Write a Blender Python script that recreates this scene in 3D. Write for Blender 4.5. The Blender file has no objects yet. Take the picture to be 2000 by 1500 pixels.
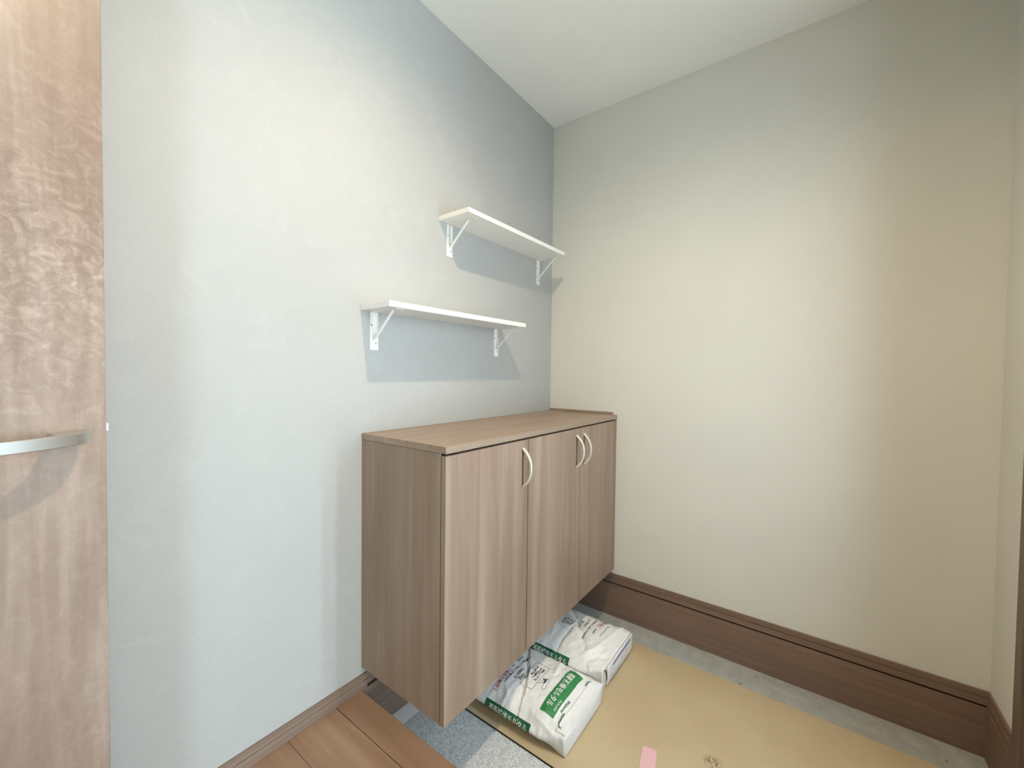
import bpy, bmesh, math, random
from mathutils import Vector, Matrix, noise

random.seed(7)
S = bpy.context.scene
COL = S.collection

# ------------------------------------------------------------------ camera
cam_d = bpy.data.cameras.new('camera')
cam_d.sensor_width = 36.0
cam_d.lens = 800.65 / 2000 * 36.0
cam_d.clip_start = 0.02
cam = bpy.data.objects.new('camera', cam_d)
COL.objects.link(cam)
yaw, pitch, roll = 0.9308, -0.0253, 0.0119
fw = Vector((math.sin(yaw)*math.cos(pitch), math.cos(yaw)*math.cos(pitch), math.sin(pitch)))
r0 = Vector((math.cos(yaw), -math.sin(yaw), 0))
u0 = r0.cross(fw)
rt = math.cos(roll)*r0 + math.sin(roll)*u0
up = -math.sin(roll)*r0 + math.cos(roll)*u0
M = Matrix((rt, up, -fw)).transposed().to_4x4()
M.translation = Vector((-1.9571, -1.1898, 1.2183))
cam.matrix_world = M
S.camera = cam

# ------------------------------------------------------------------ light
S.view_settings.view_transform = 'Standard'
S.view_settings.look = 'None'
S.view_settings.gamma = 1.0
S.view_settings.use_curve_mapping = False
S.view_settings.exposure = 0.27

w = bpy.data.worlds.new('sky')
S.world = w
w.use_nodes = True
w.node_tree.nodes['Background'].inputs[0].default_value = (0.75, 0.87, 1.0, 1)
w.node_tree.nodes['Background'].inputs[1].default_value = 1.0

LAMP = (-1.31, -0.865, 2.545)
ld = bpy.data.lights.new('ceiling_lamp_light', 'SPOT')
ld.energy = 62.0
ld.color = (1.0, 0.80, 0.55)
ld.shadow_soft_size = 0.011
ld.spot_size = math.radians(165)
ld.spot_blend = 1.0
lo = bpy.data.objects.new('ceiling_lamp_light', ld)
lo.location = LAMP
COL.objects.link(lo)

DAY = (0.68, 0.85, 1.0)
SLIT_STRENGTH = 36.0
WINDOW_STRENGTH = 21.0
HALL_FILL_STRENGTH = 13.0

# ------------------------------------------------------------------ helpers
def link(name, me, mat=None, parent=None, **props):
    o = bpy.data.objects.new(name, me)
    COL.objects.link(o)
    if mat is not None and me is not None and not me.materials:
        me.materials.append(mat)
    if parent is not None:
        o.parent = parent
        q = parent
        off = Vector((0, 0, 0))
        while q is not None:
            off += q.location
            q = q.parent
        o.location = -off              # meshes are written in room coordinates
    for k, v in props.items():
        o[k] = v
    return o

def mesh_of(bm, name='mesh', smooth=False):
    me = bpy.data.meshes.new(name)
    bm.normal_update()
    bm.to_mesh(me)
    bm.free()
    if smooth:
        for p in me.polygons:
            p.use_smooth = True
    return me

def box(bm, x0, x1, y0, y1, z0, z1):
    vs = [bm.verts.new(c) for c in ((x0,y0,z0),(x1,y0,z0),(x1,y1,z0),(x0,y1,z0),(x0,y0,z1),(x1,y0,z1),(x1,y1,z1),(x0,y1,z1))]
    for f in ((3,2,1,0),(4,5,6,7),(0,1,5,4),(1,2,6,5),(2,3,7,6),(3,0,4,7)):
        bm.faces.new([vs[i] for i in f])
    return vs

def bevel(o, w, seg=2):
    m = o.modifiers.new('edge_bevel', 'BEVEL')
    m.width = w
    m.segments = seg
    m.limit_method = 'ANGLE'
    m.angle_limit = math.radians(40)
    return o

def boxes(name, L, mat, parent=None, bev=0.0, seg=2, **props):
    bm = bmesh.new()
    for b in L:
        box(bm, *b)
    o = link(name, mesh_of(bm, name), mat, parent, **props)
    if bev:
        bevel(o, bev, seg)
    return o

def thing(name, loc, label, cat, group=None):
    o = bpy.data.objects.new(name, None)
    o.empty_display_size = 0.05
    o.location = loc
    COL.objects.link(o)
    o['label'] = label
    o['category'] = cat
    if group:
        o['group'] = group
    return o

# ------------------------------------------------------------------ materials
def new_mat(name):
    m = bpy.data.materials.new(name)
    m.use_nodes = True
    nt = m.node_tree
    return m, nt, nt.nodes['Principled BSDF']

def N(nt, typ, **kw):
    n = nt.nodes.new(typ)
    for k, v in kw.items():
        setattr(n, k, v)
    return n

def coords(nt, scale=(1,1,1), rot=(0,0,0)):
    tc = N(nt, 'ShaderNodeTexCoord')
    mp = N(nt, 'ShaderNodeMapping')
    mp.inputs['Scale'].default_value = scale
    mp.inputs['Rotation'].default_value = rot
    nt.links.new(tc.outputs['Object'], mp.inputs['Vector'])
    return mp.outputs['Vector']

def noise_tex(nt, vec, scale, detail=4, rough=0.6, dist=0.0):
    n = N(nt, 'ShaderNodeTexNoise')
    n.inputs['Scale'].default_value = scale
    n.inputs['Detail'].default_value = detail
    n.inputs['Roughness'].default_value = rough
    n.inputs['Distortion'].default_value = dist
    nt.links.new(vec, n.inputs['Vector'])
    return n.outputs['Fac']

def ramp(nt, fac, stops):
    r = N(nt, 'ShaderNodeValToRGB')
    el = r.color_ramp.elements
    while len(el) < len(stops):
        el.new(0.5)
    for e, (p, c) in zip(el, stops):
        e.position = p
        e.color = (*c, 1)
    nt.links.new(fac, r.inputs['Fac'])
    return r.outputs['Color']

def bump(nt, bsdf, h, strength, dist):
    b = N(nt, 'ShaderNodeBump')
    b.inputs['Strength'].default_value = strength
    b.inputs['Distance'].default_value = dist
    nt.links.new(h, b.inputs['Height'])
    nt.links.new(b.outputs['Normal'], bsdf.inputs['Normal'])

def mixc(nt, a, b, fac, mode='MIX'):
    m = N(nt, 'ShaderNodeMix', data_type='RGBA', blend_type=mode)
    for sock, v in ((m.inputs[0], fac), (m.inputs[6], a), (m.inputs[7], b)):
        if hasattr(v, 'is_linked'):
            nt.links.new(v, sock)
        else:
            sock.default_value = v if isinstance(v, (int, float)) else (*v, 1)
    return m.outputs[2]

def flat(name, col, rough=0.5, metal=0.0, spec=0.5):
    m, nt, b = new_mat(name)
    b.inputs['Base Color'].default_value = (*col, 1)
    b.inputs['Roughness'].default_value = rough
    b.inputs['Metallic'].default_value = metal
    b.inputs['Specular IOR Level'].default_value = spec
    return m

def wood(name, dark, mid, light, axis='z', streak=22, along=0.9, rough=0.5, spec=0.4, fine=0.35, bumpy=0.08, figure_sheen=False):
    """wood print: long streaks along one axis, soft clouding and fine pores"""
    m, nt, b = new_mat(name)
    sc = [streak]*3
    sc['xyz'.index(axis)] = along
    v = coords(nt, tuple(sc))
    f1 = noise_tex(nt, v, 1.0, 5, 0.62, 0.5)
    c = ramp(nt, f1, [(0.30, dark), (0.5, mid), (0.72, light)])
    sc2 = [streak*7]*3
    sc2['xyz'.index(axis)] = along*4
    f2 = noise_tex(nt, coords(nt, tuple(sc2)), 1.0, 3, 0.6)
    g = ramp(nt, f2, [(0.3, (1-fine*0.5,)*3), (0.6, (1, 1, 1))])
    c = mixc(nt, c, g, 0.6, 'MULTIPLY')
    sc3 = [3.0]*3
    sc3['xyz'.index(axis)] = 1.2
    f3 = noise_tex(nt, coords(nt, tuple(sc3)), 1.0, 2, 0.5)
    g3 = ramp(nt, f3, [(0.35, (0.90, 0.89, 0.87)), (0.65, (1.04, 1.03, 1.02))])
    c = mixc(nt, c, g3, 0.7, 'MULTIPLY')
    if figure_sheen:
        # curly cross figure of the print, brightened round one spot to paint in reflected sheen
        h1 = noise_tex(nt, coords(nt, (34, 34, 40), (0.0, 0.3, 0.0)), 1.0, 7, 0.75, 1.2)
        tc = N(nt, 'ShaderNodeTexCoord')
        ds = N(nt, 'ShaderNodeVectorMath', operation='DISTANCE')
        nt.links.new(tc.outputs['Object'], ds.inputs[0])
        ds.inputs[1].default_value = (-1.84, -0.17, 1.42)  # centre of the sheen patch painted into the door colour
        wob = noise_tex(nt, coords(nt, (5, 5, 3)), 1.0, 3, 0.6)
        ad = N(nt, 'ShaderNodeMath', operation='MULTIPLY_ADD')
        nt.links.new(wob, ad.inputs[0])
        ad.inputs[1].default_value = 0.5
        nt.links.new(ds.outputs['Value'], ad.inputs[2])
        sheen_mask = ramp(nt, ad.outputs[0], [(0.30, (1, 1, 1)), (0.62, (0.25, 0.25, 0.25))])
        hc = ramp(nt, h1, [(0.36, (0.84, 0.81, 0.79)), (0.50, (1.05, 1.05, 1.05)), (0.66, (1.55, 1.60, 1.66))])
        hm_ = mixc(nt, (1, 1, 1), hc, sheen_mask)
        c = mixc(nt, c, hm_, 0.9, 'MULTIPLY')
    nt.links.new(c, b.inputs['Base Color'])
    b.inputs['Roughness'].default_value = rough
    b.inputs['Specular IOR Level'].default_value = spec
    bump(nt, b, f2, bumpy, 0.001)
    return m

def wallpaper(name, col, relief_scale, strength, mott=0.03, dist=0.002, chips=False):
    m, nt, b = new_mat(name)
    v = coords(nt)
    f = noise_tex(nt, v, 2.6, 3, 0.55)
    a = tuple(c*(1-mott) for c in col)
    d = tuple(min(1, c*(1+mott)) for c in col)
    c = ramp(nt, f, [(0.35, a), (0.65, d)])
    h = noise_tex(nt, v, relief_scale, 5, 0.65, 0.3)
    if chips:
        # trowelled look: sparse raised dabs
        h2 = noise_tex(nt, coords(nt, (1, 1, 1.0), (0, 0.6, 0)), 9.0, 7, 0.68, 1.2)
        r = ramp(nt, h2, [(0.50, (0, 0, 0)), (0.66, (1, 1, 1))])
        mm = N(nt, 'ShaderNodeMath', operation='MULTIPLY_ADD')
        nt.links.new(r, mm.inputs[0])
        mm.inputs[1].default_value = 0.9
        nt.links.new(h, mm.inputs[2])
        h = mm.outputs[0]
        c = mixc(nt, c, tuple(min(1, x*1.04) for x in col), r)
    nt.links.new(c, b.inputs['Base Color'])
    b.inputs['Roughness'].default_value = 0.85
    b.inputs['Specular IOR Level'].default_value = 0.25
    bump(nt, b, h, strength, dist)
    return m

def emit(name, col, s):
    m = bpy.data.materials.new(name)
    m.use_nodes = True
    nt = m.node_tree
    nt.nodes.remove(nt.nodes['Principled BSDF'])
    e = N(nt, 'ShaderNodeEmission')
    e.inputs[0].default_value = (*col, 1)
    e.inputs[1].default_value = s
    nt.links.new(e.outputs[0], nt.nodes['Material Output'].inputs[0])
    return m

M_wallA = wallpaper('grey_plaster_paper', (0.445, 0.443, 0.420), 70, 0.24, 0.012, 0.003, chips=True)
M_wallB = wallpaper('cream_wallpaper', (0.725, 0.708, 0.635), 140, 0.18, 0.015, 0.0015)
M_ceil = wallpaper('ceiling_paper', (0.88, 0.87, 0.80), 120, 0.18, 0.015, 0.0015)
M_cab = wood('cabinet_wood_print', (0.27, 0.182, 0.128), (0.338, 0.240, 0.176), (0.425, 0.325, 0.252), 'z', 14, 0.75, 0.48, 0.4, 0.16)
M_cabtop = wood('cabinet_top_print', (0.30, 0.215, 0.152), (0.35, 0.258, 0.188), (0.41, 0.312, 0.235), 'x', 24, 0.8, 0.45)
M_door = wood('door_wood_print', (0.24, 0.17, 0.132), (0.315, 0.235, 0.188), (0.43, 0.345, 0.295), 'z', 11, 1.5, 0.40, 0.5, 0.3, 0.2, figure_sheen=True)
M_trimx = wood('trim_wood_x', (0.20, 0.14, 0.105), (0.25, 0.18, 0.138), (0.30, 0.225, 0.175), 'x', 60, 1.2, 0.5)
M_trimy = wood('trim_wood_y', (0.20, 0.128, 0.093), (0.24, 0.158, 0.117), (0.28, 0.19, 0.145), 'y', 60, 1.2, 0.5)
M_frame = wood('door_frame_wood', (0.15, 0.105, 0.075), (0.19, 0.135, 0.10), (0.23, 0.17, 0.13), 'z', 40, 1.2, 0.5)
M_floor = wood('plank_wood', (0.27, 0.157, 0.09), (0.33, 0.20, 0.123), (0.385, 0.245, 0.157), 'y', 16, 1.6, 0.42, 0.4, 0.35)
M_nosing = wood('nosing_wood', (0.235, 0.134, 0.078), (0.285, 0.168, 0.102), (0.33, 0.203, 0.128), 'y', 16, 1.6, 0.42, 0.4, 0.35)
M_dark = flat('dark_gap', (0.02, 0.012, 0.01), 0.9)
M_shelf = flat('white_melamine', (0.86, 0.85, 0.81), 0.45)
M_bracket = flat('white_enamel', (0.84, 0.83, 0.79), 0.35)
M_screw = flat('screw_steel', (0.30, 0.29, 0.27), 0.4, 0.8)
M_handle = flat('cream_satin_handle', (0.72, 0.67, 0.58), 0.35, 0.25)
M_strip = flat('dark_brown_strip', (0.10, 0.06, 0.04), 0.7)
M_lever = flat('satin_nickel', (0.60, 0.59, 0.55), 0.42, 1.0)
M_bolt = flat('latch_bolt_metal', (0.80, 0.80, 0.84), 0.35, 0.3)
M_tape = flat('pink_tape_paper', (0.83, 0.50, 0.52), 0.75)
M_green = flat('green_print', (0.035, 0.235, 0.075), 0.5)
M_greend = flat('dark_green_print', (0.015, 0.13, 0.055), 0.5)
M_ink = flat('black_print', (0.05, 0.055, 0.075), 0.6)
M_red = flat('red_print', (0.42, 0.09, 0.11), 0.6)
M_blue = flat('blue_print', (0.10, 0.12, 0.42), 0.6)
M_white = flat('white_print', (0.83, 0.84, 0.80), 0.6)
M_slit = emit('daylit_slit_glass', DAY, SLIT_STRENGTH)
M_hall = emit('hall_fill_glass', (0.72, 0.88, 1.0), HALL_FILL_STRENGTH)  # glow of the added hall window
M_win = emit('daylit_window_glass', (0.66, 0.86, 1.0), WINDOW_STRENGTH)

def paper():
    m, nt, b = new_mat('white_kraft_paper')
    v = coords(nt)
    f = noise_tex(nt, v, 9, 4, 0.6)
    c = ramp(nt, f, [(0.35, (0.83, 0.825, 0.81)), (0.6, (0.90, 0.90, 0.89))])
    nt.links.new(c, b.inputs['Base Color'])
    b.inputs['Roughness'].default_value = 0.5
    b.inputs['Specular IOR Level'].default_value = 0.35
    h = noise_tex(nt, v, 45, 5, 0.6, 0.8)
    bump(nt, b, h, 0.35, 0.004)
    return m
M_paper = paper()

def granite():
    m, nt, b = new_mat('speckled_granite')
    v = coords(nt)
    vo = N(nt, 'ShaderNodeTexVoronoi')
    vo.inputs['Scale'].default_value = 330
    nt.links.new(v, vo.inputs['Vector'])
    sep = N(nt, 'ShaderNodeSeparateColor')
    nt.links.new(vo.outputs['Color'], sep.inputs[0])
    c = ramp(nt, sep.outputs[0], [(0.0, (0.40, 0.42, 0.43)), (0.35, (0.62, 0.64, 0.64)), (0.7, (0.71, 0.73, 0.73)), (1.0, (0.88, 0.90, 0.90))])
    f = noise_tex(nt, v, 60, 4, 0.6)
    g = ramp(nt, f, [(0.35, (0.85, 0.85, 0.85)), (0.65, (1.05, 1.05, 1.05))])
    c = mixc(nt, c, g, 0.8, 'MULTIPLY')
    nt.links.new(c, b.inputs['Base Color'])
    b.inputs['Roughness'].default_value = 0.55
    return m
M_granite = granite()

def concrete():
    m, nt, b = new_mat('grey_concrete')
    v = coords(nt)
    f = noise_tex(nt, v, 18, 6, 0.65)
    c = ramp(nt, f, [(0.3, (0.33, 0.335, 0.31)), (0.55, (0.42, 0.42, 0.385)), (0.75, (0.49, 0.485, 0.445))])
    f2 = noise_tex(nt, v, 26, 2, 0.5)
    d = ramp(nt, f2, [(0.70, (1, 1, 1)), (0.76, (0.25, 0.24, 0.22))])
    c = mixc(nt, c, d, 0.8, 'MULTIPLY')
    nt.links.new(c, b.inputs['Base Color'])
    b.inputs['Roughness'].default_value = 0.9
    bump(nt, b, f, 0.3, 0.004)
    return m
M_conc = concrete()
M_pale = wallpaper('pale_mortar', (0.92, 0.93, 0.92), 60, 0.2, 0.06, 0.003)

def sheet_mat():
    m, nt, b = new_mat('beige_floor_sheet')
    v = coords(nt)
    f = noise_tex(nt, v, 3.5, 3, 0.55)
    c = ramp(nt, f, [(0.3, (0.53, 0.41, 0.245)), (0.7, (0.60, 0.48, 0.30))])
    # dirty smear and a few small scuffs where feet have been
    tc = N(nt, 'ShaderNodeTexCoord')
    dist = N(nt, 'ShaderNodeVectorMath', operation='DISTANCE')
    nt.links.new(tc.outputs['Object'], dist.inputs[0])
    dist.inputs[1].default_value = (-0.565, -0.955, 0.0)
    mr = N(nt, 'ShaderNodeMapRange')
    mr.inputs['From Min'].default_value = 0.010
    mr.inputs['From Max'].default_value = 0.034
    mr.inputs['To Min'].default_value = 1.0
    mr.inputs['To Max'].default_value = 0.0
    nt.links.new(dist.outputs['Value'], mr.inputs['Value'])
    sm = noise_tex(nt, coords(nt, (1, 2.2, 1), (0, 0, 0.7)), 75, 4, 0.6, 1.0)
    smr = ramp(nt, sm, [(0.46, (0, 0, 0)), (0.58, (1, 1, 1))])
    mu = N(nt, 'ShaderNodeMath', operation='MULTIPLY')
    nt.links.new(mr.outputs[0], mu.inputs[0])
    nt.links.new(smr, mu.inputs[1])
    c = mixc(nt, c, (0.10, 0.065, 0.03), mu.outputs[0])
    nt.links.new(c, b.inputs['Base Color'])
    b.inputs['Roughness'].default_value = 0.42
    b.inputs['Specular IOR Level'].default_value = 0.45
    bump(nt, b, noise_tex(nt, v, 30, 3, 0.5), 0.04, 0.002)
    return m
M_sheet = sheet_mat()

# ------------------------------------------------------------------ room shell
H = 2.566
ZF = 0.166        # raised wooden floor
ZB = 0.216        # top of the base rail
XE = -1.180       # edge of the raised floor
YC = -1.659       # entrance wall
XL = -2.50        # wall with the inner doorway
XW = -3.60        # end of the next room
T = 0.10
boxes('wall_left', [(XW, 0.0, 0.0, T, 0.0, H)], M_wallA, kind='structure')
boxes('wall_right', [(0.0, T, YC-T, T, 0.0, H)], M_wallB, kind='structure')
YN = -2.60
YH, XH = -4.20, -1.30      # the hall runs on behind the camera to an end wall with an added glowing window
boxes('ceiling', [(XW-T, T, YC-T, T, H, H+T), (XL-T, XH+T, YH-T, YC-T, H, H+T), (XW-T, XL-T, YN-T, YC-T, H, H+T)], M_ceil, kind='structure')
# entrance wall with the door opening
DX0, DX1, DZ = -1.175, -0.236, 2.15
boxes('wall_front', [(DX1, 0.0, YC-T, YC, 0.0, H), (XH, DX0, YC-T, YC, 0.0, H), (DX0, DX1, YC-T, YC, DZ, H)], M_wallB, kind='structure')
boxes('wall_hall_east', [(XH, XH+T, YH, YC-T, 0.0, H)], M_wallB, kind='structure')
boxes('wall_hall_west', [(XL-T, XL, YH, YC, 0.0, H)], M_wallB, kind='structure')
HX0, HX1, HZ0, HZ1 = -2.42, -1.40, 0.30, 2.30
boxes('wall_hall_end', [(XL, HX0, YH-T, YH, 0.0, H), (HX1, XH, YH-T, YH, 0.0, H), (HX0, HX1, YH-T, YH, 0.0, HZ0), (HX0, HX1, YH-T, YH, HZ1, H)], M_wallB, kind='structure')
w2 = boxes('hall_fill_window', [(HX0, HX0+0.04, YH-T, YH+0.01, HZ0, HZ1), (HX1-0.04, HX1, YH-T, YH+0.01, HZ0, HZ1), (HX0+0.04, HX1-0.04, YH-T, YH+0.01, HZ0, HZ0+0.04), (HX0+0.04, HX1-0.04, YH-T, YH+0.01, HZ1-0.04, HZ1)], M_frame, kind='structure')  # unseen window, added to flood the room with soft ambient light
boxes('pane', [(HX0+0.04, HX1-0.04, YH-0.06, YH-0.05, HZ0+0.04, HZ1-0.04)], M_hall, w2)  # glowing pane of the added unseen hall window
# partition with the inner doorway, behind the camera's left shoulder
boxes('wall_back', [(XL-T, XL, -0.36, 0.0, ZF, H), (XL-T, XL, YC, -1.16, ZF, H), (XL-T, XL, -1.16, -0.36, ZF+2.04, H)], M_wallB, kind='structure')

WY0, WY1, WZ0, WZ1 = -2.30, -1.62, 0.40, 1.80
boxes('wall_next_room', [(XW-T, XL-T, YN-T, YN, 0.0, H)], M_wallB, kind='structure')
boxes('wall_end', [(XW-T, XW, YN, WY0, 0.0, H), (XW-T, XW, WY1, 0.0, 0.0, H), (XW-T, XW, WY0, WY1, 0.0, WZ0), (XW-T, XW, WY0, WY1, WZ1, H)], M_wallB, kind='structure')
win = boxes('window_1', [(XW-T, XW+0.01, WY0, WY0+0.05, WZ0, WZ1), (XW-T, XW+0.01, WY1-0.05, WY1, WZ0, WZ1), (XW-T, XW+0.01, WY0+0.05, WY1-0.05, WZ0, WZ0+0.05),
                         (XW-T, XW+0.01, WY0+0.05, WY1-0.05, WZ1-0.05, WZ1), (XW-T, XW+0.005, -1.985, -1.935, WZ0+0.05, WZ1-0.05)], M_frame, kind='structure')
for a, b_ in ((WY0+0.05, -1.985), (-1.935, WY1-0.05)):
    boxes('pane', [(XW-0.06, XW-0.05, a, b_, WZ0+0.05, WZ1-0.05)], M_win, win)

# raised wooden floor: sub-floor, planks and the edge nosing
fl = boxes('floor', [(XW, XE-0.004, YC, 0.0, 0.0, ZF-0.012), (XL, XH, YH, YC, 0.0, ZF-0.012), (XW, XL, YN, YC, 0.0, ZF-0.012)], M_frame, kind='structure')
xs = [-1.2700]
while xs[-1] > XW:
    xs.append(xs[-1]-0.1455)
bmn = bmesh.new()
box(bmn, xs[0]+0.0012, XE, YC, 0.0, ZF-0.030, ZF)
bevel(link('nosing', mesh_of(bmn), M_nosing, fl, label='edge board closing the raised floor'), 0.003, 3)
for a, b_ in zip(xs, xs[1:]):
    b_ = max(b_, XW)
    yb = YH if a <= XH+0.001 and b_ >= XL-0.001 else YC
    if b_ < XL < a:
        yb = YC
    if a <= XL:
        yb = YN
    cut = YC + random.uniform(0.4, 1.2)
    for y0, y1 in ((yb, cut-0.0004), (cut+0.0004, 0.0)):
        if a-b_ < 0.01:
            continue
        if b_ > -1.6 and y1 == 0.0:
            y0 = YC + 0.35
        elif b_ > -1.6:
            y1 = YC + 0.3492
        bevel(boxes('plank', [(b_, a-0.0008, y0, y1, ZF-0.012, ZF-random.uniform(0, 0.0003))], M_floor, fl), 0.0010, 1)

# sunken entrance floor
ef = boxes('entrance_floor', [(XE, 0.0, YC, 0.0, -0.10, -0.004)], M_conc, kind='structure')
boxes('mortar_edge', [(XE, 0.0, -0.067, 0.0, -0.004, 0.001)], M_pale, ef, label='pale mortar strip below the cabinet')
boxes('concrete_edge', [(-0.165, 0.0, YC, -0.067, -0.004, 0.001)], M_conc, ef, label='bare grey concrete along the foot of the walls')
gy = [-0.067, -0.712, -1.312, YC]
for a, b_ in zip(gy, gy[1:]):
    bevel(boxes('granite_slab', [(XE, -0.167, b_+0.0008, a-0.0008, -0.004, 0.0)], M_granite, ef), 0.0008, 1)

# ragged line of old adhesive beside the sheet
bm = bmesh.new()
pr = None
for k in range(61):
    y = -0.46-0.46*k/60
    c = -0.1462+0.002*noise.noise(Vector((y*20, 0, 4)))
    hw_ = 0.0012+0.0022*max(0.0, noise.noise(Vector((y*32, 3, 1)))+0.25)
    cur = [bm.verts.new((c-hw_, y, 0.0030)), bm.verts.new((c+hw_, y, 0.0030)), bm.verts.new((c+hw_, y, 0.0008)), bm.verts.new((c-hw_, y, 0.0008))]
    if pr:
        for i in range(4):
            bm.faces.new((pr[i], pr[(i+1) % 4], cur[(i+1) % 4], cur[i]))
    else:
        bm.faces.new(cur)
    pr = cur
bm.faces.new(pr[::-1])
bmesh.ops.recalc_face_normals(bm, faces=bm.faces)
link('adhesive_line', mesh_of(bm), flat('old_adhesive', (0.62, 0.56, 0.42), 0.8), ef, label='ragged pale line of old adhesive')

# base rails and the tall boards below them
TB = 0.0095
def rail(name, axis, a, b_, mat):
    """stepped rail with a fine line, running along x (on y=0) or along y (on x=0)"""
    L = [(0.1950, ZB, 0.0070), (0.1935, 0.1950, 0.0055), (0.1715, 0.1935, TB)]
    bx = []
    for z0, z1, t in L:
        bx.append((a, b_, -t, 0.0, z0, z1) if axis == 'x' else (-t, 0.0, a, b_, z0, z1))
    return boxes(name, bx, mat, kind='structure', bev=0.0012)
o = boxes('baseboard_left', [(XL, XE+0.02, -0.0070, 0.0, 0.1950, ZB), (XL, XE+0.02, -0.0055, 0.0, 0.1935, 0.1950), (XL, XE+0.02, -TB, 0.0, ZF, 0.1935)], M_trimx, kind='structure', bev=0.0012)
boxes('trim_1', [(XE+0.02, -TB, -0.0070, 0.0, 0.1950, ZB), (XE+0.02, -TB, -0.0055, 0.0, 0.1935, 0.1950), (XE+0.02, -TB, -TB, 0.0, 0.1775, 0.1935),
                 (XE+0.001, -TB, -TB, 0.0, 0.001, 0.1655)], M_trimx, kind='structure', bev=0.0012)
boxes('groove', [(XE+0.003, -TB, -0.0030, -0.0004, 0.1658, 0.1772)], M_dark, bpy.data.objects['trim_1'])
rail('baseboard_right', 'y', YC, 0.0, M_trimy)
boxes('trim_2', [(-TB, 0.0, YC, 0.0, 0.001, 0.1640), (-0.001, 0.0, YC, 0.0, 0.1640, 0.1715)], M_trimy, kind='structure', bev=0.0015)
boxes('groove', [(-0.0042, -0.0012, YC+0.004, 0.0, 0.1644, 0.1711)], M_dark, bpy.data.objects['trim_2'])
boxes('baseboard_front', [(DX1, -TB, YC, YC+0.0070, 0.1950, ZB), (DX1, -TB, YC, YC+0.0055, 0.1935, 0.1950), (DX1, -TB, YC, YC+TB, 0.1715, 0.1935)], M_trimy, kind='structure', bev=0.0012)
boxes('trim_3', [(DX1, -TB, YC, YC+TB, 0.001, 0.1640), (DX1, -TB, YC, YC+0.003, 0.1640, 0.1715)], M_trimy, kind='structure', bev=0.0015)

# entrance door with two glazed slits (its frame shows at the edge of the photo)
d1 = boxes('door_1', [(DX1-0.045, DX1+0.004, YC-0.08, YC+0.014, 0.001, DZ), (DX0-0.004, DX0+0.045, YC-0.08, YC+0.014, 0.001, DZ), (DX0+0.045, DX1-0.045, YC-0.08, YC+0.014, DZ-0.045, DZ)], M_frame, kind='structure', bev=0.002)
SL = [(-0.905, -0.855), (-0.755, -0.705)]
sz0, sz1 = 0.55, 1.95
x0, x1 = DX0+0.046, DX1-0.046
leaf = [(x0, SL[0][0], YC-0.06, YC-0.02, 0.004, DZ-0.047), (SL[0][1], SL[1][0], YC-0.06, YC-0.02, 0.004, DZ-0.047), (SL[1][1], x1, YC-0.06, YC-0.02, 0.004, DZ-0.047)]
for a, b_ in SL:
    leaf += [(a, b_, YC-0.06, YC-0.02, 0.004, sz0), (a, b_, YC-0.06, YC-0.02, sz1, DZ-0.047)]
boxes('door_leaf', leaf, M_frame, d1)
for a, b_ in SL:
    boxes('pane', [(a, b_, YC-0.045, YC-0.039, sz0, sz1)], M_slit, d1)

# ------------------------------------------------------------------ shoe cabinet
CD, CT, CB, CL = 0.390, 1.018, 0.240, -1.178
cab = thing('shoe_cabinet', (CL/2, -0.19, CB), 'wall-hung wood-grain shoe cabinet with three doors below the white shelves', 'cabinet')
DT = 0.018
boxes('body', [(CL+0.018, -0.001, -0.368, -0.0005, CB+0.003, CT-0.0305)], M_cab, cab)
boxes('side_panel', [(CL, CL+0.0175, -0.3692, -0.0005, CB, CT-0.0205)], M_cab, cab, bev=0.0008, seg=1)
boxes('gap_shade', [(CL+0.003, -0.002, -0.3700, -0.362, CT-0.030, CT-0.0205)], M_dark, cab)  # dark strip painting the shade under the top board
boxes('gap_shade', [(CL+0.0015, CL+0.02, -0.3716, -0.3694, CB+0.003, CT-0.0275)], M_dark, cab)  # painted shade for the gap beside the side panel
boxes('top_board', [(CL-0.001, -0.0005, -CD-0.002, -0.0005, CT-0.020, CT)], M_cabtop, cab, bev=0.0012)
boxes('back_lip', [(-0.0065, -0.0003, -0.371, -0.0005, CT+0.0002, CT+0.013)], M_cabtop, cab, bev=0.001)
boxes('filler_strip', [(-0.0040, -0.0003, -CD+0.001, -0.371, CB, CT-0.0265)], M_cab, cab)
xd = [CL, -0.7815, -0.3905, -0.0045]
gap = 0.0037
for xj in xd[1:3]:
    boxes('gap_shade', [(xj-0.006, xj+0.006, -0.3712, -0.3685, CB+0.004, CT-0.031)], M_dark, cab)  # dark strips painting the shade inside the door joints
hx = [-0.8155, -0.4265, -0.3605]
hz0, hz1 = 0.829, 0.966
def handle_mesh():
    # flat bow: wide at the feet, thin in the middle, drawn in local coordinates (y = out of the door)
    bm = bmesh.new()
    n = 22
    L = (hz1-hz0)/2
    rings = []
    for i in range(n+1):
        t = -1 + 2*i/n
        z = L*t
        out = 0.034*(1-abs(t)**2.3)
        tk = 0.0055 + 0.0085*abs(t)**3       # thickness across the bow
        wd = 0.0050 + 0.0018*abs(t)          # half width
        y_o, y_i = -(out+0.004), -max(out+0.004-tk, 0.0)
        rings.append([bm.verts.new(c) for c in ((-wd*0.75, y_o, z), (wd*0.75, y_o, z), (wd, (y_o*0.6+y_i*0.4), z), (wd, y_i, z), (-wd, y_i, z), (-wd, (y_o*0.6+y_i*0.4), z))])
    for a, b_ in zip(rings, rings[1:]):
        for k in range(6):
            bm.faces.new((a[k], a[(k+1) % 6], b_[(k+1) % 6], b_[k]))
    bm.faces.new(rings[0][::-1])
    bm.faces.new(rings[-1])
    bmesh.ops.recalc_face_normals(bm, faces=bm.faces)
    me = mesh_of(bm, 'bow_handle', True)
    me.materials.append(M_handle)
    return me
hm = handle_mesh()
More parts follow.
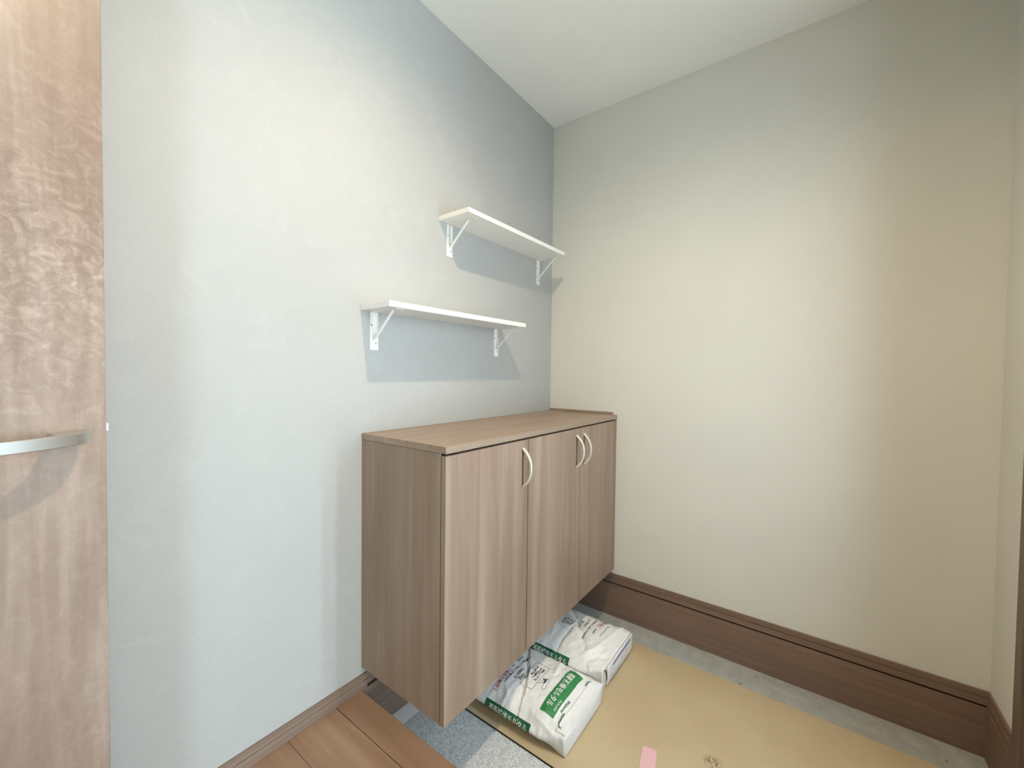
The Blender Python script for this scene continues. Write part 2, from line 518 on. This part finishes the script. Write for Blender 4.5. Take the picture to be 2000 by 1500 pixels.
for k in range(3):
    a, b_ = xd[k]+gap*(0.5 if k else 0), xd[k+1]-gap*0.5
    d = boxes('door', [(a, b_, -CD, -CD+DT, CB, CT-0.0265)], M_cab, cab, bev=0.0012)
    st = boxes('handle_strip', [(hx[k]-0.0016, hx[k]+0.0016, -CD-0.0012, -CD, hz0+0.010, hz1-0.010)], M_strip, d, label='dark strip behind the bow handle')
    h = link('handle', hm, None, d, label='cream bow handle')
    h.location = h.location + Vector((hx[k], -CD, (hz0+hz1)/2))

# ------------------------------------------------------------------ wall shelves
def bracket_meshes():
    bm = bmesh.new()
    box(bm, -0.0155, 0.0155, -0.0022, 0.0, -0.126, 0.0)
    box(bm, -0.0155, 0.0155, -0.135, -0.0022, -0.0022, 0.0)
    plate = mesh_of(bm, 'bracket_plate')
    plate.materials.append(M_bracket)
    bm = bmesh.new()
    p0, p1 = Vector((0, -0.0022, -0.094)), Vector((0, -0.102, -0.0022))
    d = (p1-p0).normalized()
    nrm = Vector((0, d.z, -d.y))
    w_, t_ = 0.0048, 0.0016
    q = []
    for p in (p0, p1):
        for sx, sn in ((-1, -1), (1, -1), (1, 1), (-1, 1)):
            q.append(bm.verts.new(p + Vector((sx*w_, 0, 0)) + nrm*sn*t_))
    for f in ((3,2,1,0),(4,5,6,7),(0,1,5,4),(1,2,6,5),(2,3,7,6),(3,0,4,7)):
        bm.faces.new([q[i] for i in f])
    bmesh.ops.recalc_face_normals(bm, faces=bm.faces)
    brace = mesh_of(bm, 'bracket_brace')
    brace.materials.append(M_bracket)
    bm = bmesh.new()
    bmesh.ops.create_cone(bm, cap_ends=True, segments=10, radius1=0.0032, radius2=0.0022, depth=0.0016, matrix=Matrix.Rotation(math.pi/2, 4, 'X'))
    screw = mesh_of(bm, 'screw_head')
    screw.materials.append(M_screw)
    return plate, brace, screw
BP, BB, BS = bracket_meshes()
def shelf(label, x0, x1, zl, zr, depth, bx):
    t = thing('wall_shelf', (x0, 0.0, zl), label, 'shelf', None)
    th = 0.018
    bm = bmesh.new()
    vs = box(bm, x0, x1, -depth, 0.0, 0, th)
    for v in vs:
        v.co.z += zl + (zr-zl)*(v.co.x-x0)/(x1-x0)
    bevel(link('board', mesh_of(bm), M_shelf, t), 0.0008, 1)
    for xc in bx:
        zc = zl + (zr-zl)*(xc-x0)/(x1-x0)
        b = link('bracket', BP, None, t)
        b.location = b.location + Vector((xc, 0, zc))
        c = link('brace', BB, None, b)
        c.location = (0, 0, 0)
        for sx, sz in ((-0.0095, -0.044), (0.0065, -0.104)):
            s = link('screw', BS, None, b)
            s.location = (sx, -0.0028, sz)
    return t
shelf('white wall shelf lower of two, directly above the middle of the cabinet', -1.184, -0.462, 1.4175, 1.4230, 0.150, (-1.134, -0.487))
shelf('white wall shelf upper of two, reaching toward the corner of the walls', -0.846, -0.140, 1.8065, 1.8125, 0.157, (-0.7885, -0.1435))

# ------------------------------------------------------------------ inner wooden door, standing open
az = math.radians(69)
E0 = Vector((-1.8015, -0.1595, 0))
ud = Vector((math.sin(az), math.cos(az), 0))
nd = Vector((math.cos(az), -math.sin(az), 0))
def dpt(u, n, z):
    return E0 - ud*u + nd*n + Vector((0, 0, z))
dr = thing('wooden_door', dpt(0.4, -0.018, ZF+0.008), 'brown wood-grain inner door standing open in front of the grey wall', 'door')
DW = 0.72
def dbox(name, u0, u1, n0, n1, z0, z1, mat, parent, **kw):
    bm = bmesh.new()
    box(bm, u0, u1, n0, n1, z0, z1)
    for v in bm.verts:
        v.co = dpt(*v.co)
    bmesh.ops.recalc_face_normals(bm, faces=bm.faces)
    return link(name, mesh_of(bm, name), mat, parent, **kw)
# the leaf keeps its own upright coordinates so that the grain follows the door
bm = bmesh.new()
box(bm, 0, DW, -0.035, 0, ZF+0.008, ZF+2.03)
for v in bm.verts:
    v.co = dpt(*v.co)
bmesh.ops.recalc_face_normals(bm, faces=bm.faces)
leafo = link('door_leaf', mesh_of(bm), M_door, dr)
bevel(leafo, 0.0015, 2)
LZ = 1.103
outer = [(0.040, 0.0), (0.0365, 0.012), (0.0385, 0.026), (0.048, 0.039), (0.066, 0.049), (0.092, 0.0555), (0.125, 0.059), (0.16, 0.0595), (0.19, 0.0575)]
inner = [(0.19, 0.0515), (0.16, 0.0535), (0.125, 0.052), (0.102, 0.0455), (0.088, 0.033), (0.081, 0.016), (0.079, 0.0)]
bm = bmesh.new()
def spline(P, k=5):
    out = []
    for i in range(len(P)-1):
        a, b, c, d = (Vector(P[max(i-1, 0)]), Vector(P[i]), Vector(P[i+1]), Vector(P[min(i+2, len(P)-1)]))
        for j in range(k):
            t = j/k
            out.append(tuple(0.5*((2*b)+(c-a)*t+(2*a-5*b+4*c-d)*t*t+(3*b-a-3*c+d)*t**3)))
    return out+[P[-1]]
prof = spline(outer) + spline(inner)
n_o = len(prof)
hh = 0.0095
lo_v = [bm.verts.new(dpt(u, n, LZ-hh)) for u, n in prof]
hi_v = [bm.verts.new(dpt(u, n, LZ+hh)) for u, n in prof]
for i in range(n_o):
    j = (i+1) % n_o
    bm.faces.new((lo_v[i], lo_v[j], hi_v[j], hi_v[i]))
bm.faces.new(lo_v)
bm.faces.new(hi_v)
bmesh.ops.recalc_face_normals(bm, faces=bm.faces)
lv = link('lever_handle', mesh_of(bm), M_lever, dr, label='satin metal lever handle')
bevel(lv, 0.0012, 2)
dbox('latch_bolt', -0.010, 0.0, -0.023, -0.012, LZ+0.002, LZ+0.016, M_bolt, dr, label='small silver latch bolt')

# ------------------------------------------------------------------ floor sheet and tape
sh = boxes('floor_sheet', [(-0.882, -0.149, YC+0.02, -0.10, 0.0012, 0.0064)], M_sheet, None, bev=0.0006, seg=1)
boxes('sheet_edge', [(-0.8834, -0.8818, YC+0.02, -0.10, 0.0012, 0.0056)], M_dark, sh, label='dark cut edge')
sh['label'] = 'beige protective sheet covering most of the sunken entrance floor'
sh['category'] = 'floor sheet'
bm = bmesh.new()
pts = [(-0.640, -0.763), (-0.630, -0.770), (-0.634, -0.806), (-0.700, -0.822), (-0.760, -0.836), (-0.792, -0.783), (-0.726, -0.766)]
pts = [(-0.641, -0.762), (-0.632, -0.804), (-0.686, -0.8165), (-0.760, -0.833), (-0.768, -0.788), (-0.728, -0.7795)]
a = [bm.verts.new((x, y, 0.0066)) for x, y in pts]
b_ = [bm.verts.new((x, y, 0.0070)) for x, y in pts]
bm.faces.new(a)
bm.faces.new(b_)
for i in range(len(pts)):
    j = (i+1) % len(pts)
    bm.faces.new((a[i], a[j], b_[j], b_[i]))
bmesh.ops.recalc_face_normals(bm, faces=bm.faces)
tp = link('tape_strip', mesh_of(bm), M_tape)
tp['label'] = 'short strip of pink tape stuck on the beige floor sheet'
tp['category'] = 'tape'

# ------------------------------------------------------------------ mortar bags
def smooth(t):
    t = max(0.0, min(1.0, t))
    return t*t*(3-2*t)

class Bag:
    """a filled paper sack lying on the floor; surf(s, y): s runs round the section from floor to floor"""
    def __init__(self, xl, xr, yn, yf, hc, he, creases, seed, zb=0.0066):
        self.xl, self.xr, self.yn, self.yf = xl, xr, yn, yf
        self.hc, self.he, self.creases, self.seed, self.zb = hc, he, creases, seed, zb
        self.cx = (xl+xr)/2
    def ctrl(self, y):
        t = (y-self.yn)/(self.yf-self.yn)
        e = min(t, 1-t)                       # distance from the nearer end, in lengths
        k = smooth(e/0.22)
        hw = (self.xr-self.xl)/2
        wb = hw*(0.85-0.06*k)
        wm = hw*(0.885+0.115*k)
        ws = hw*(0.86+0.06*k)
        hs = self.he*(0.93-0.12*k)
        hc = self.he+(self.hc-self.he)*k
        hq = hs+(hc-hs)*0.80
        P = [(-wb*0.97, 0.0), (-wb-0.002, 0.008), (-wm, hs*0.62), (-ws, hs), (-hw*0.60, hq), (0.0, hc), (hw*0.60, hq), (ws, hs), (wm, hs*0.62), (wb+0.002, 0.008), (wb*0.97, 0.0)]
        return P
    def section(self, s, y):
        P = self.ctrl(y)
        n = len(P)-1
        f = min(max(s, 0.0), 0.99999)*n
        i = int(f)
        u = f-i
        p0, p1, p2, p3 = P[max(i-1, 0)], P[i], P[i+1], P[min(i+2, n)]
        def cr(a, b, c, d):
            return 0.5*((2*b)+(-a+c)*u+(2*a-5*b+4*c-d)*u*u+(-a+3*b-3*c+d)*u*u*u)
        return cr(p0[0], p1[0], p2[0], p3[0]), max(cr(p0[1], p1[1], p2[1], p3[1]), 0.0)
    def disp(self, x, y):
        z = 0.0
        for (ax, ay, bx, by, amp, wid, kind) in self.creases:
            dx, dy = bx-ax, by-ay
            L = math.hypot(dx, dy)
            t = ((x-ax)*dx+(y-ay)*dy)/(L*L)
            d = ((x-ax)*dy-(y-ay)*dx)/L       # signed distance
            tt = max(0.0, min(1.0, t))
            if tt != t:
                ex, ey = ax+dx*tt, ay+dy*tt
                fall = math.exp(-((x-ex)**2+(y-ey)**2)/(0.018**2))
            else:
                fall = 1.0
            if kind == 'v':
                z += amp*fall*math.exp(-abs(d)/wid)
            else:                              # a fold: one side sits higher and drops sharply
                z += amp*fall*(math.exp(-d/wid) if d > 0 else -0.35*math.exp(d/(wid*0.35)))
        v = Vector((x*16, y*16, self.seed))
        z += 0.0020*noise.noise(v) + 0.0042*(abs(noise.noise(v*2.1))-0.2) + 0.0014*noise.noise(v*4.7)
        return z
    def surf(self, s, y, off=0.0):
        x, z = self.section(s, y)
        e = 0.01
        xa, za = self.section(max(s-e, 0), y)
        xb, zb = self.section(min(s+e, 1), y)
        tx, tz = xb-xa, zb-za
        L = math.hypot(tx, tz) or 1.0
        nx, nz = -tz/L, tx/L
        wt = smooth((z-0.012)/0.05)
        d = self.disp(self.cx+x, y)*wt + off
        # sides ripple a little along the bag
        d += (1-wt)*smooth(z/0.02)*0.0022*noise.noise(Vector((y*30, z*40, self.seed+5)))
        return Vector((self.cx+x+nx*d, y, max(z+nz*d, 0.0)+self.zb))
    def s_of_x(self, x, y):
        lo, hi = 0.27, 0.73
        for _ in range(22):
            m = (lo+hi)/2
            if self.section(m, y)[0] < x-self.cx:
                lo = m
            else:
                hi = m
        return (lo+hi)/2
    def top(self, x, y, off=0.0008):
        return self.surf(self.s_of_x(x, y), y, off)
    def side(self, y, q, off=0.0008):
        """left face: q = 0 at the floor, 1 at the shoulder"""
        return self.surf(0.10+0.20*q, y, off)
    def end(self, a, q, off=0.0008):
        """near end face: a across 0..1, q height 0..1"""
        hw = (self.xr-self.xl)/2*0.86
        s = 0.3+0.4*a
        P = self.surf(s, self.yn)
        return Vector((P.x, self.yn-off-0.006*math.sin(math.pi*q)*math.sin(math.pi*a), self.zb+0.003+(P.z-self.zb-0.003)*q))
    def body(self, parent):
        bm = bmesh.new()
        NS, NY = 132, 118
        g = []
        for j in range(NY+1):
            y = self.yn+(self.yf-self.yn)*j/NY
            g.append([bm.verts.new(self.surf(i/NS, y)) for i in range(NS+1)])
        for j in range(NY):
            for i in range(NS):
                bm.faces.new((g[j][i], g[j+1][i], g[j+1][i+1], g[j][i+1]))
            bm.faces.new((g[j][NS], g[j+1][NS], g[j+1][0], g[j][0]))
        for row, sgn in ((g[0], -1), (g[NY], 1)):   # ends, pillowed a little
            prev = row
            c = Vector((self.cx, row[0].co.y, self.zb+self.he*0.45))
            for q in (0.75, 0.45, 0.15):
                cur = []
                for v in row:
                    p = c+(v.co-c)*q
                    p.y += sgn*0.007*(1-q*q)
                    cur.append(bm.verts.new(p))
                for i in range(NS):
                    bm.faces.new((prev[i], prev[i+1], cur[i+1], cur[i]))
                bm.faces.new((prev[NS], prev[0], cur[0], cur[NS]))
                prev = cur
            bm.faces.new(prev)
        bmesh.ops.recalc_face_normals(bm, faces=bm.faces)
        return link('bag_body', mesh_of(bm, 'bag_body', True), M_paper, parent)

def quad_grid(fn, name, mat, parent, nu=24, nv=10, **kw):
    bm = bmesh.new()
    g = [[bm.verts.new(fn(i/nu, j/nv)) for i in range(nu+1)] for j in range(nv+1)]
    for j in range(nv):
        for i in range(nu):
            bm.faces.new((g[j][i], g[j][i+1], g[j+1][i+1], g[j+1][i]))
    return link(name, mesh_of(bm, name, True), mat, parent, **kw)

def strokes(fn, lines, width, name, mat, parent):
    """thin printed outline: each polyline in flat (x, y) becomes a ribbon laid on the surface by fn"""
    bm = bmesh.new()
    for pl in lines:
        for (a, b) in zip(pl, pl[1:]):
            a, b = Vector(a), Vector(b)
            L = (b-a).length
            n = max(1, int(L/0.006))
            d = (b-a).normalized()*width/2
            p = Vector((-d.y, d.x))
            pr = None
            for k in range(n+1):
                c = a.lerp(b, k/n)
                if k == 0: c = c-d
                if k == n: c = c+d
                cur = (bm.verts.new(fn(*(c+p))), bm.verts.new(fn(*(c-p))))
                if pr:
                    bm.faces.new((pr[0], pr[1], cur[1], cur[0]))
                pr = cur
    return link(name, mesh_of(bm, name), mat, parent)

def text_mesh(body, size, xscale=1.0, bold=0.0):
    cu = bpy.data.curves.new('print', 'FONT')
    cu.body = body
    cu.size = size
    cu.align_x = 'CENTER'
    cu.align_y = 'CENTER'
    cu.resolution_u = 2
    cu.offset = bold
    o = bpy.data.objects.new('print', cu)
    COL.objects.link(o)
    bpy.context.view_layer.update()
    dg = bpy.context.evaluated_depsgraph_get()
    me = bpy.data.meshes.new_from_object(o.evaluated_get(dg))
    bpy.data.objects.remove(o)
    bpy.data.curves.remove(cu)
    me.materials.clear()
    for v in me.vertices:
        v.co.x *= xscale
    return me

def printed(fn, body, size, centre, right, upv, name, mat, parent, xscale=1.0, bold=0.00035, **kw):
    """lettering: flat text placed at centre with axes right / upv, then laid on the surface by fn"""
    me = text_mesh(body, size, xscale, bold)
    c, r, u = Vector(centre), Vector(right), Vector(upv)
    for v in me.vertices:
        p = c + r*v.co.x + u*v.co.y
        v.co = fn(p.x, p.y)
    me.update()
    return link(name, me, mat, parent, **kw)

NAME = '基礎補修モルタル'

# --- bag in front (print faces the cabinet, so it reads upside down from here)
cr1 = [(-0.600, -0.285, -0.705, -0.352, -0.010, 0.013, 'f'), (-0.705, -0.352, -0.778, -0.388, -0.011, 0.011, 'f'), (-0.778, -0.388, -0.860, -0.412, -0.010, 0.011, 'f'),
       (-0.600, -0.424, -0.650, -0.436, 0.006, 0.012, 'v'), (-0.79, -0.30, -0.84, -0.37, 0.003, 0.010, 'v'), (-0.83, -0.46, -0.845, -0.54, 0.006, 0.008, 'v'), (-0.80, -0.34, -0.85, -0.34, 0.003, 0.008, 'v')]
b1 = Bag(-0.862, -0.530, -0.580, -0.150, 0.103, 0.072, cr1, 1.3)
t1 = thing('mortar_bag', (b1.cx, -0.37, 0.0066), 'white mortar bag with a large green label on top, lying on the beige sheet', 'bag', None)
b1.body(t1)
R1, U1 = (-1, 0), (0, -1)
gl = quad_grid(lambda a, q: b1.top(-0.598-0.215*a, -0.470-0.053*q), 'top_label', M_green, t1, 40, 14, label='bright green printed label')
printed(lambda x, y: b1.top(x, y, 0.0014), NAME, 0.0262, (-0.704, -0.4885), R1, U1, 'label_text', M_white, gl, 0.84, 0.0006)
printed(lambda x, y: b1.top(x, y, 0.0014), 'プレミックス', 0.008, (-0.770, -0.514), R1, U1, 'label_text', M_white, gl)
printed(b1.top, '©Polymortar', 0.011, (-0.752, -0.5335), R1, U1, 'printed_text', M_greend, t1)
# boxed notes, weight, batch number, red box
bx = [(-0.650, -0.352), (-0.647, -0.409), (-0.771, -0.409), (-0.771, -0.358), (-0.650, -0.352)]
strokes(b1.top, [bx], 0.0013, 'print_frame', M_ink, t1)
for k, s in enumerate(('水で練混ぜ', '下地を清掃し', '水湿しして塗る')):
    printed(b1.top, s, 0.0098, (-0.692-0.004*k, -0.370-0.0128*k), R1, U1, 'printed_text', M_ink, t1, 1.0, 0.0005)
printed(b1.top, '15kg', 0.020, (-0.738, -0.347), R1, U1, 'printed_text', M_ink, t1)
printed(b1.top, '3260519', 0.0145, (-0.735, -0.3285), R1, U1, 'printed_text', M_ink, t1, 1.15)
printed(b1.top, '開封はよく確めてご使用下さい', 0.0108, (-0.722, -0.3075), R1, U1, 'printed_text', M_ink, t1, 1.0, 0.0005)
rb = [(-0.745, -0.279), (-0.742, -0.296), (-0.827, -0.298), (-0.828, -0.280), (-0.745, -0.279)]
strokes(b1.top, [rb], 0.0014, 'print_frame', M_red, t1)
printed(b1.top, '本品の運搬', 0.0135, (-0.786, -0.2885), R1, U1, 'printed_text', M_red, t1, 1.05, 0.0003)
printed(b1.top, '④①②', 0.013, (-0.672, -0.2885), R1, U1, 'printed_text', M_ink, t1)
printed(b1.top, '★▼', 0.008, (-0.718, -0.2885), R1, U1, 'printed_text', M_ink, t1)
# outline of a flying bird with a black heart of ink
bird = [[(-0.738, -0.412), (-0.712, -0.421), (-0.700, -0.433), (-0.680, -0.436), (-0.664, -0.452), (-0.650, -0.452)], [(-0.738, -0.412), (-0.727, -0.424), (-0.719, -0.428)],
        [(-0.719, -0.428), (-0.732, -0.432), (-0.748, -0.437), (-0.753, -0.443), (-0.745, -0.447), (-0.722, -0.442), (-0.705, -0.443), (-0.700, -0.433)]]
strokes(b1.top, bird, 0.0010, 'bird_emblem', M_ink, t1)
strokes(b1.top, [[(-0.708, -0.421), (-0.714, -0.431)], [(-0.722, -0.430), (-0.702, -0.428)]], 0.0062, 'bird_emblem', M_ink, t1)
# folded-over end flap
fp = quad_grid(lambda a, q: b1.top(-0.565-0.268*a-0.004*math.sin(9*a), -0.5445-0.0345*q-0.003*math.sin(3.1*a), 0.0030+0.0025*math.sin(math.pi*q)*abs(noise.noise(Vector((a*4, q*2, 3))))), 'end_flap', M_paper, t1, 46, 12, label='white paper end flap glued over')
md = fp.modifiers.new('paper_thickness', 'SOLIDIFY')
md.thickness = 0.0022
md.offset = -1
gm = lambda x, y: b1.top(x, y, 0.0052)
strokes(gm, [[(-0.592, -0.549), (-0.600, -0.5435), (-0.622, -0.5435)]], 0.0030, 'flap_print', M_greend, fp)
strokes(gm, [[(-0.776, -0.5435), (-0.812, -0.5445), (-0.822, -0.550), (-0.822, -0.556)]], 0.0030, 'flap_print', M_greend, fp)
# side label
sl1 = quad_grid(lambda a, q: b1.side(-0.272-0.190*a, 0.36+0.60*q), 'side_label', M_greend, t1, 40, 12, label='dark green label on the side')
printed(lambda x, y: b1.side(-x, y, 0.0014), NAME, 0.024, (0.371, 0.62), (0.85, 0), (0, 18.0), 'label_text', M_white, sl1)

# --- bag behind it, turned the other way round
cr2 = [(-0.235, -0.285, -0.331, -0.364, -0.010, 0.010, 'v'), (-0.331, -0.364, -0.389, -0.411, -0.010, 0.009, 'v'), (-0.389, -0.411, -0.445, -0.450, -0.007, 0.012, 'v'),
       (-0.400, -0.355, -0.512, -0.355, -0.008, 0.008, 'v'), (-0.45, -0.30, -0.30, -0.25, 0.005, 0.012, 'v'), (-0.415, -0.498, -0.205, -0.520, 0.007, 0.010, 'v'),
       (-0.46, -0.475, -0.40, -0.515, 0.006, 0.010, 'v'), (-0.25, -0.47, -0.20, -0.40, -0.004, 0.016, 'v'), (-0.48, -0.50, -0.44, -0.54, -0.007, 0.006, 'v'), (-0.40, -0.53, -0.47, -0.52, 0.005, 0.006, 'v')]
b2 = Bag(-0.524, -0.186, -0.556, -0.130, 0.106, 0.084, cr2, 8.7)
t2 = thing('mortar_bag', (b2.cx, -0.35, 0.0066), 'white mortar bag with a crumpled corner, closer to the brown board', 'bag', None)
b2.body(t2)
R2, U2 = (1, 0), (0, 1)
bx2 = [(-0.305, -0.290), (-0.389, -0.297), (-0.399, -0.356), (-0.318, -0.362), (-0.305, -0.290)]
strokes(b2.top, [bx2], 0.0013, 'print_frame', M_ink, t2)
for k, s in enumerate(('水で練混ぜ', '下地を清掃', '水湿しする', '平らに塗る')):
    printed(b2.top, s, 0.0095, (-0.352+0.002*k, -0.306-0.0125*k), R2, U2, 'printed_text', M_ink, t2, 1.0, 0.0005)
printed(b2.top, '15kg', 0.021, (-0.325, -0.3715), R2, U2, 'printed_text', M_ink, t2)
printed(b2.top, '3260519', 0.0150, (-0.308, -0.3955), R2, U2, 'printed_text', M_ink, t2, 1.15)
printed(b2.top, '開封はよく確めてご使用下さい', 0.0110, (-0.325, -0.4185), R2, U2, 'printed_text', M_ink, t2, 1.0, 0.0005)
rb2 = [(-0.298, -0.438), (-0.312, -0.457), (-0.230, -0.463), (-0.223, -0.447), (-0.298, -0.438)]
strokes(b2.top, [rb2], 0.0014, 'print_frame', M_red, t2)
printed(b2.top, '本品の運搬', 0.0125, (-0.264, -0.4515), (0.994, -0.10), (0.10, 0.994), 'printed_text', M_red, t2, 1.05, 0.0003)
printed(b2.top, '②▼★', 0.011, (-0.338, -0.446), R2, U2, 'printed_text', M_ink, t2)
printed(b2.top, 'NET 15kg  MADE IN JAPAN', 0.0078, (-0.305, -0.4785), R2, U2, 'printed_text', flat('grey_print', (0.34, 0.34, 0.32), 0.6), t2)
sl2 = quad_grid(lambda a, q: b2.side(-0.232-0.186*a, 0.40+0.62*q), 'side_label', M_greend, t2, 40, 12, label='dark green label on the side')
printed(lambda x, y: b2.side(-x, y, 0.0014), NAME, 0.024, (0.330, 0.70), (0.84, 0), (0, 17.0), 'label_text', M_white, sl2)
# near end: a pasted paper with blue and red marks and a ragged lower edge
ep = quad_grid(lambda a, q: b2.end(0.16+0.84*a, 0.06+0.90*q+0.05*noise.noise(Vector((a*9, 2, 1)))*(1-q), 0.0085+0.0015*noise.noise(Vector((a*7, q*3, 2)))), 'end_flap', M_paper, t2, 40, 12, label='white pasted end paper with blue line')
md = ep.modifiers.new('paper_thickness', 'SOLIDIFY')
md.thickness = 0.002
md.offset = -1
strokes(lambda x, y: b2.end(x*4, y*12, 0.0112), [[(0.33/4, 0.80/12), (0.78/4, 0.84/12)]], 0.0052, 'blue_line', M_blue, ep)
strokes(lambda x, y: b2.end(x*4, y*12, 0.0112), [[(0.27/4, 0.38/12), (0.46/4, 0.42/12)]], 0.0022, 'blue_line', M_blue, ep)
strokes(lambda x, y: b2.end(x*4, y*12, 0.0112), [[(0.24/4, 0.16/12), (0.50/4, 0.18/12)]], 0.0022, 'blue_line', M_blue, ep)
endq = lambda x, y: b2.end(x*4, y*12, 0.0112)
for a0, q0, a1, q1 in ((0.50, 0.50, 0.53, 0.52), (0.62, 0.60, 0.65, 0.62), (0.60, 0.42, 0.61, 0.44), (0.86, 0.35, 0.88, 0.42), (0.97, 0.72, 0.985, 0.80)):
    strokes(endq, [[(a0/4, q0/12), (a1/4, q1/12)]], 0.0022, 'red_mark', M_red, ep)
# dark torn slit at the near corner
bm = bmesh.new()
tear = [(0.02, 0.98, 0.0), (0.075, 0.92, 0.005), (0.10, 0.72, 0.006), (0.11, 0.45, 0.007), (0.085, 0.33, 0.007), (0.075, 0.60, 0.006), (0.055, 0.85, 0.004)]
bm.faces.new([bm.verts.new(b2.end(a, q, 0.0035+k)) for a, q, k in tear])
link('tear', mesh_of(bm), M_dark, t2, label='dark tear at the corner')

bpy.context.view_layer.update()
